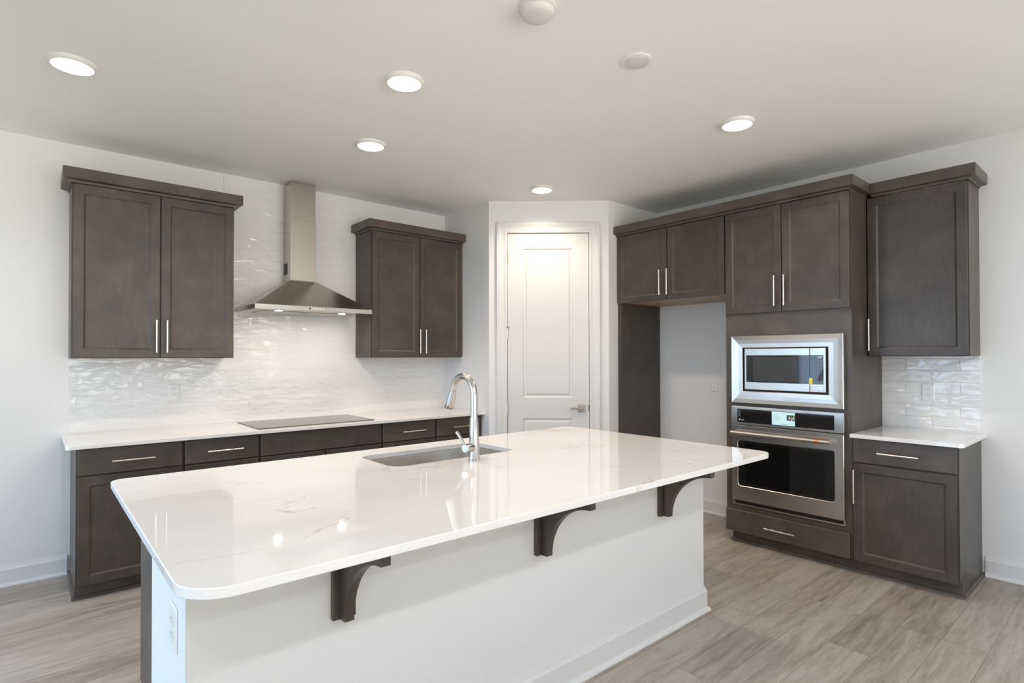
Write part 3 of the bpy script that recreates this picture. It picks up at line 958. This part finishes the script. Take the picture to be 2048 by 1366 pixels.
# sink and faucet
t = thing('sink', 'undermount stainless steel sink set in the island countertop', 'sink', (-3.055, -2.22, 0.70))
m = MB()
R = []
for o, r, z in ((-0.020, 0.085, 0.8868), (0.004, 0.075, 0.8868), (0.005, 0.072, 0.880), (0.010, 0.07, 0.72), (0.022, 0.06, 0.685), (0.05, 0.05, 0.678)):
    R.append([(a, b, z) for a, b in rrect(SX0 + o, SX1 - o, SY0 + o, SY1 - o, r, 8)])
m.rings(R, False, True)
o = m.build('bowl', SINKST, t, True, angle=50)
sm = o.modifiers.new('sheet', 'SOLIDIFY'); sm.thickness = 0.0015; sm.offset = -1
m = MB(); m.lathe((-3.055, -2.15), [(0.045, 0.6785), (0.045, 0.680), (0.035, 0.6805)], 24); m.build('drain', CHROME, t, True, angle=40)

FX, FY = -3.032, -2.492
t = thing('faucet', 'tall arched stainless pull-down faucet beside the island sink', 'faucet', (FX, FY, 0.9143))
m = MB(); m.lathe((FX, FY), [(0.029, 0.9145), (0.029, 0.918), (0.0275, 0.9195), (0.0265, 0.945), (0.0245, 1.02), (0.0205, 1.118), (0.0195, 1.121)], 32)
m.build('faucet_body', CHROME, t, True, angle=40)
m = MB()
path = [(FX, FY, 1.1212)]
rad = [0.0178]
for z in (1.15, 1.18, 1.205, 1.225):
    path.append((FX, FY, z)); rad.append(0.0172)
R0 = 0.091
for k in range(1, 19):
    a = PI * 0.905 * k / 18
    path.append((FX, FY + R0 - R0 * math.cos(a), 1.228 + R0 * math.sin(a) * 1.02)); rad.append(0.0168)
e = Vector(path[-1]); dr = (Vector(path[-1]) - Vector(path[-2])).normalized()
path.append(tuple(e + dr * 0.012)); rad.append(0.0165)
m.tube(path, rad, 20)
m.build('spout', CHROME, t, True, angle=40)
e = e + dr * 0.0125
m = MB(); m.tube([tuple(e), tuple(e + dr * 0.01), tuple(e + dr * 0.062), tuple(e + dr * 0.094), tuple(e + dr * 0.098)], [0.0175, 0.0185, 0.0225, 0.0245, 0.0225], 24)
sp = m.build('spray_head', CHROME, t, True, angle=40)
m = MB(); q = e + dr * 0.045 + Vector((0, 0.0195, 0.004)); m.tube([tuple(q), tuple(q + dr * 0.026)], 0.005, 10); m.build('spray_button', BLACK, sp, True, angle=40)
HX = Vector((-0.94, -0.34, 0.02)); HB = Vector((FX, FY, 0.976))
m = MB(); m.tube([tuple(HB + HX * 0.018), tuple(HB + HX * 0.074), tuple(HB + HX * 0.080), tuple(HB + HX * 0.081)], [0.0205, 0.0205, 0.018, 0.010], 24); hub = m.build('handle_hub', CHROME, t, True, angle=40)
LB = HB + HX * 0.066
m = MB(); m.tube([tuple(LB + Vector((0, 0.010, 0.014))), tuple(LB + Vector((-0.004, 0.036, 0.040))), tuple(LB + Vector((-0.009, 0.066, 0.072))), tuple(LB + Vector((-0.009, 0.068, 0.074)))], [0.0062, 0.0072, 0.0095, 0.007], 14); m.build('lever', CHROME, hub, True, angle=40)

# ------------------------------------------------------------------ microwave
t = thing('microwave', 'built-in stainless microwave with a wide trim frame in the oven tower', 'microwave', RW(2.938, 0.6, 1.07))
m = MB(RW)
o0 = (2.5500, 3.3260, 1.0680, 1.5700); i0 = (2.6330, 3.2300, 1.1580, 1.4800)
def rr(q, k, d): return [(q[0] + k, d, q[2] + k), (q[1] - k, d, q[2] + k), (q[1] - k, d, q[3] - k), (q[0] + k, d, q[3] - k)]
def lerp(f, d): return [((1 - f) * a[0] + f * b[0], d, (1 - f) * a[2] + f * b[2]) for a, b in zip(rr(o0, 0, 0), rr(i0, 0, 0))]
m.rings([lerp(0, 0.600), lerp(0, 0.634), lerp(0.04, 0.637), lerp(0.35, 0.6315), lerp(0.65, 0.628), lerp(0.96, 0.6265), lerp(1, 0.624), lerp(1, 0.590)], False, False)
m.build('trim_frame', TRIMST, t)
m = MB(RW); m.box(2.6335, 3.2295, 0.20, 0.600, 1.1585, 1.4795); m.build('housing', BLACK, t)
m = MB(RW); m.box(2.6510, 3.1125, 0.6005, 0.6300, 1.1710, 1.4745); dd = m.build('microwave_door', TRIMST, t, bevel=0.003)
m = MB(RW); m.box(3.1145, 3.2170, 0.6005, 0.6300, 1.1710, 1.4745); cp = m.build('control_panel', TRIMST, t, bevel=0.003)
m = MB(RW); m.box(2.6660, 3.1120, 0.6302, 0.6315, 1.2260, 1.4250); m.build('door_glass', MWGLASS, dd)
m = MB(RW); m.box(2.7180, 3.0310, 0.6316, 0.6319, 1.2370, 1.4120); m.build('viewing_window', MWWIN, dd)
m = MB(RW); m.box(3.1150, 3.2020, 0.6302, 0.6315, 1.2260, 1.4250); m.build('key_glass', MWGLASS, cp)
m = MB(RW); m.box(3.1230, 3.2050, 0.6302, 0.6335, 1.1820, 1.2130); m.build('open_button', TRIMST, cp, bevel=0.003)
m = MB(RW)
for i in range(9):
    for j in range(3):
        z = 1.385 - i * 0.0170; u = 3.143 + j * 0.0225
        if i == 8 and j == 0: continue
        m.box(u - 0.0035, u + 0.0035, 0.6316, 0.6318, z - 0.0022, z + 0.0022)
m.build('key_marks', MARKD, cp)
m = MB(RW); m.box(3.1100, 3.1330, 0.6322, 0.6326, 1.2270, 1.2690); m.build('energy_sticker', YELLOW, cp)
RV, UP = Vector((0, -1, 0)), Vector((0, 0, 1))
text('clock_digits', '5:07', cp, RW(3.1945, 0.6318, 1.4105), 0.017, RV, UP, CLOCK, 'RIGHT')
text('logo', 'CAFÉ', dd, RW(2.672, 0.6318, 1.2315), 0.010, RV, UP, MARKD)

# ------------------------------------------------------------------ wall oven
t = thing('wall_oven', 'stainless built-in wall oven under the microwave with a bar handle', 'oven', RW(2.936, 0.6, 0.30))
m = MB(RW); m.box(2.5720, 3.3000, 0.05, 0.5990, 0.3200, 1.0220); m.build('housing', BLACK, t)
m = MB(RW); m.box(2.5465, 3.3255, 0.6003, 0.632, 0.9060, 1.0440); cp = m.build('control_panel', TRIMST, t, bevel=0.004)
m = MB(RW); m.rings([[(a, d, b) for a, b in rrect(2.5950, 3.2670, 0.9240, 1.0240, 0.008, 4)] for d in (0.6322, 0.6340)]); gl = m.build('control_glass', BLACKGLASS, cp)
m = MB(RW); m.box(2.8550, 3.0150, 0.6342, 0.6348, 0.9270, 1.0210); sc_ = m.build('display_screen', SCREEN, gl)
m = MB(RW); m.box(2.960, 3.0145, 0.63485, 0.63505, 0.963, 1.003)
m.build('display_picture', SCRPIC, gl)
m = MB(RW)
for (a, b, z, q) in ((2.975, 2.984, 0.972, 0.992), (2.990, 2.999, 0.966, 0.984), (3.003, 3.010, 0.972, 0.995)): m.box(a, b, 0.6351, 0.6353, z, q)
m.build('display_highlights', SCRPIC2, gl)
m = MB(RW)
for k, L in enumerate((0.030, 0.050, 0.044, 0.036)): m.box(2.866, 2.866 + L, 0.63485, 0.63505, 0.993 - 0.010 * k, 0.9955 - 0.010 * k)
m.build('display_text', SCRTXT, gl)
m = MB(RW); m.box(2.920, 2.965, 0.63485, 0.63505, 0.932, 0.938); m.build('display_bar', SCRTXT, gl)
m = MB(RW); m.rings([[(2.6120 + 0.006 * math.cos(2 * PI * k / 18), d, 0.9440 + 0.006 * math.sin(2 * PI * k / 18)) for k in range(18)] for d in (0.6341, 0.6344)]); m.build('badge', MARK, gl)
text('logo', 'café', gl, RW(2.6240, 0.6343, 0.9425), 0.014, RV, UP, MARK)
m = MB(RW); m.box(2.6005, 2.6230, 0.6341, 0.6344, 0.965, 1.015); m.build('sensor_window', DARKGREY, gl)
# door with a rounded window opening
m = MB(RW)
n = 6
outer = rrect(2.5480, 3.3240, 0.3350, 0.9015, 0.004, n)
inner = rrect(2.5960, 3.2700, 0.4450, 0.7910, 0.022, n)
inner2 = rrect(2.6000, 3.2660, 0.4490, 0.7870, 0.019, n)
m.rings([[(a, 0.6003, b) for a, b in outer], [(a, 0.6320, b) for a, b in outer], [(a, 0.6350, b) for a, b in rrect(2.5510, 3.3210, 0.3380, 0.8985, 0.004, n)], [(a, 0.6350, b) for a, b in inner], [(a, 0.6315, b) for a, b in inner2]], True, True)
dr_ = m.build('oven_door', TRIMST, t)
m = MB(RW); m.rings([[(a, d, b) for a, b in rrect(2.6005, 3.2655, 0.4495, 0.7865, 0.018, n)] for d in (0.6317, 0.6335)]); m.build('window_glass', BLACKGLASS, dr_)
m = MB(RW); m.rings([[(a, d, b) for a, b in rrect(2.6570, 3.2070, 0.4700, 0.7680, 0.010, n)] for d in (0.6337, 0.6340)]); m.build('viewing_window', OVENWIN, dr_)
m = MB(RW)
m.tube([(2.5700, 0.682, 0.8470), (3.1590, 0.682, 0.8470)], 0.0150, 18)
m.tube([(3.1945, 0.682, 0.8470), (3.2560, 0.682, 0.8470)], 0.0150, 18)
for u in (2.5850, 3.2450): m.box(u - 0.012, u + 0.012, 0.6352, 0.676, 0.838, 0.856)
h = m.build('handle', TRIMST, dr_, True, angle=40)
m = MB(RW); m.tube([(3.1592, 0.682, 0.8470), (3.1943, 0.682, 0.8470)], 0.0154, 18); m.build('accent_band', COPPER, h, True, angle=40)
m = MB(RW); m.box(2.5530, 3.3260, 0.6003, 0.618, 0.2985, 0.3080); m.box(2.5530, 2.5640, 0.6003, 0.618, 0.308, 0.3340); m.box(3.3150, 3.3260, 0.6003, 0.618, 0.308, 0.3340); m.build('bottom_trim', TRIMST, t)
m = MB(RW); m.box(2.5645, 3.3145, 0.6003, 0.606, 0.3085, 0.3340); m.build('vent_slot', BLACK, t)

# ------------------------------------------------------------------ ceiling fittings
def downlight(x, y, lens=LENS):
    t = thing('recessed_downlight', 'x', 'downlight', (x, y, ZC), 'round recessed ceiling lights')
    m = MB(); m.lathe((x, y), [(0.100, ZC - 0.0005), (0.097, ZC - 0.010), (0.088, ZC - 0.020), (0.084, ZC - 0.0205), (0.084, ZC - 0.015)], 48, True, False); m.build('trim_ring', WHITEPL, t, True, angle=50)
    m = MB(); m.lathe((x, y), [(0.0835, ZC - 0.012), (0.0835, ZC - 0.0195)], 48); ln = m.build('lens', lens, t)
    if lens is LENS:
        l = bpy.data.lights.new('bulb', 'SPOT')
        l.energy = DOWNLIGHT; l.color = DOWNCOL; l.spot_size = math.radians(150); l.spot_blend = 0.9; l.shadow_soft_size = 0.03
        lo = bpy.data.objects.new('bulb', l); COL.objects.link(lo)
        lo.parent = t; lo.location = (0, 0, -0.052)
    return t
def dup(root, loc, label):
    r = root.copy(); COL.objects.link(r); r.location = loc; r['label'] = label
    for ch in list(root.children):
        c = ch.copy(); COL.objects.link(c); c.parent = r
        for g in list(ch.children):
            d = g.copy(); COL.objects.link(d); d.parent = c
    return r
d0 = downlight(-4.540, -1.300)
d0['label'] = 'lit round ceiling light at the far left, above the left end of the counter'
dup(d0, (-3.243, -2.183, ZC), 'lit round ceiling light over the island sink, nearest the camera')
dup(d0, (-2.983, -1.285, ZC), 'lit round ceiling light in front of the range hood')
dup(d0, (-1.451, -3.030, ZC), 'lit round ceiling light in front of the oven tower')
dup(d0, (-1.442, -1.309, ZC), 'lit round ceiling light in front of the pantry door')
e0 = downlight(-5.2, -5.4, LENSFILL)  # added fill lights, out of view, that lift the room's overall brightness
e0['label'] = 'added neutral white fill light on the ceiling behind the camera'; e0['group'] = 'added ceiling fill lights'
for x, y in ((-3.8, -5.4), (-2.4, -5.4), (-5.2, -7.0), (-3.8, -7.0), (-2.4, -7.0)):
    dup(e0, (x, y, ZC), e0['label'])
m = MB(); m.lathe((-3.134, -3.060), [(0.078, ZC - 0.0005), (0.078, ZC - 0.014), (0.070, ZC - 0.018), (0.066, ZC - 0.034), (0.058, ZC - 0.040), (0.030, ZC - 0.042)], 40)
tag(m.build('smoke_detector', OFFWHITE, None, True, angle=40), 'domed white smoke detector on the ceiling at the top edge', 'smoke detector')
t = thing('ceiling_cover', 'flat white round cover plate on the ceiling, unlit', 'ceiling cover', (-2.494, -3.070, ZC))
m = MB(); m.lathe((-2.494, -3.070), [(0.072, ZC - 0.0005), (0.072, ZC - 0.006), (0.066, ZC - 0.009), (0.054, ZC - 0.010), (0.053, ZC - 0.007)], 40, True, False); m.build('rim', WHITEPL, t, True, angle=40)
m = MB(); m.lathe((-2.494, -3.070), [(0.0525, ZC - 0.004), (0.0525, ZC - 0.0115), (0.050, ZC - 0.0125)], 40); m.build('cap', OFFWHITE, t, True, angle=40)
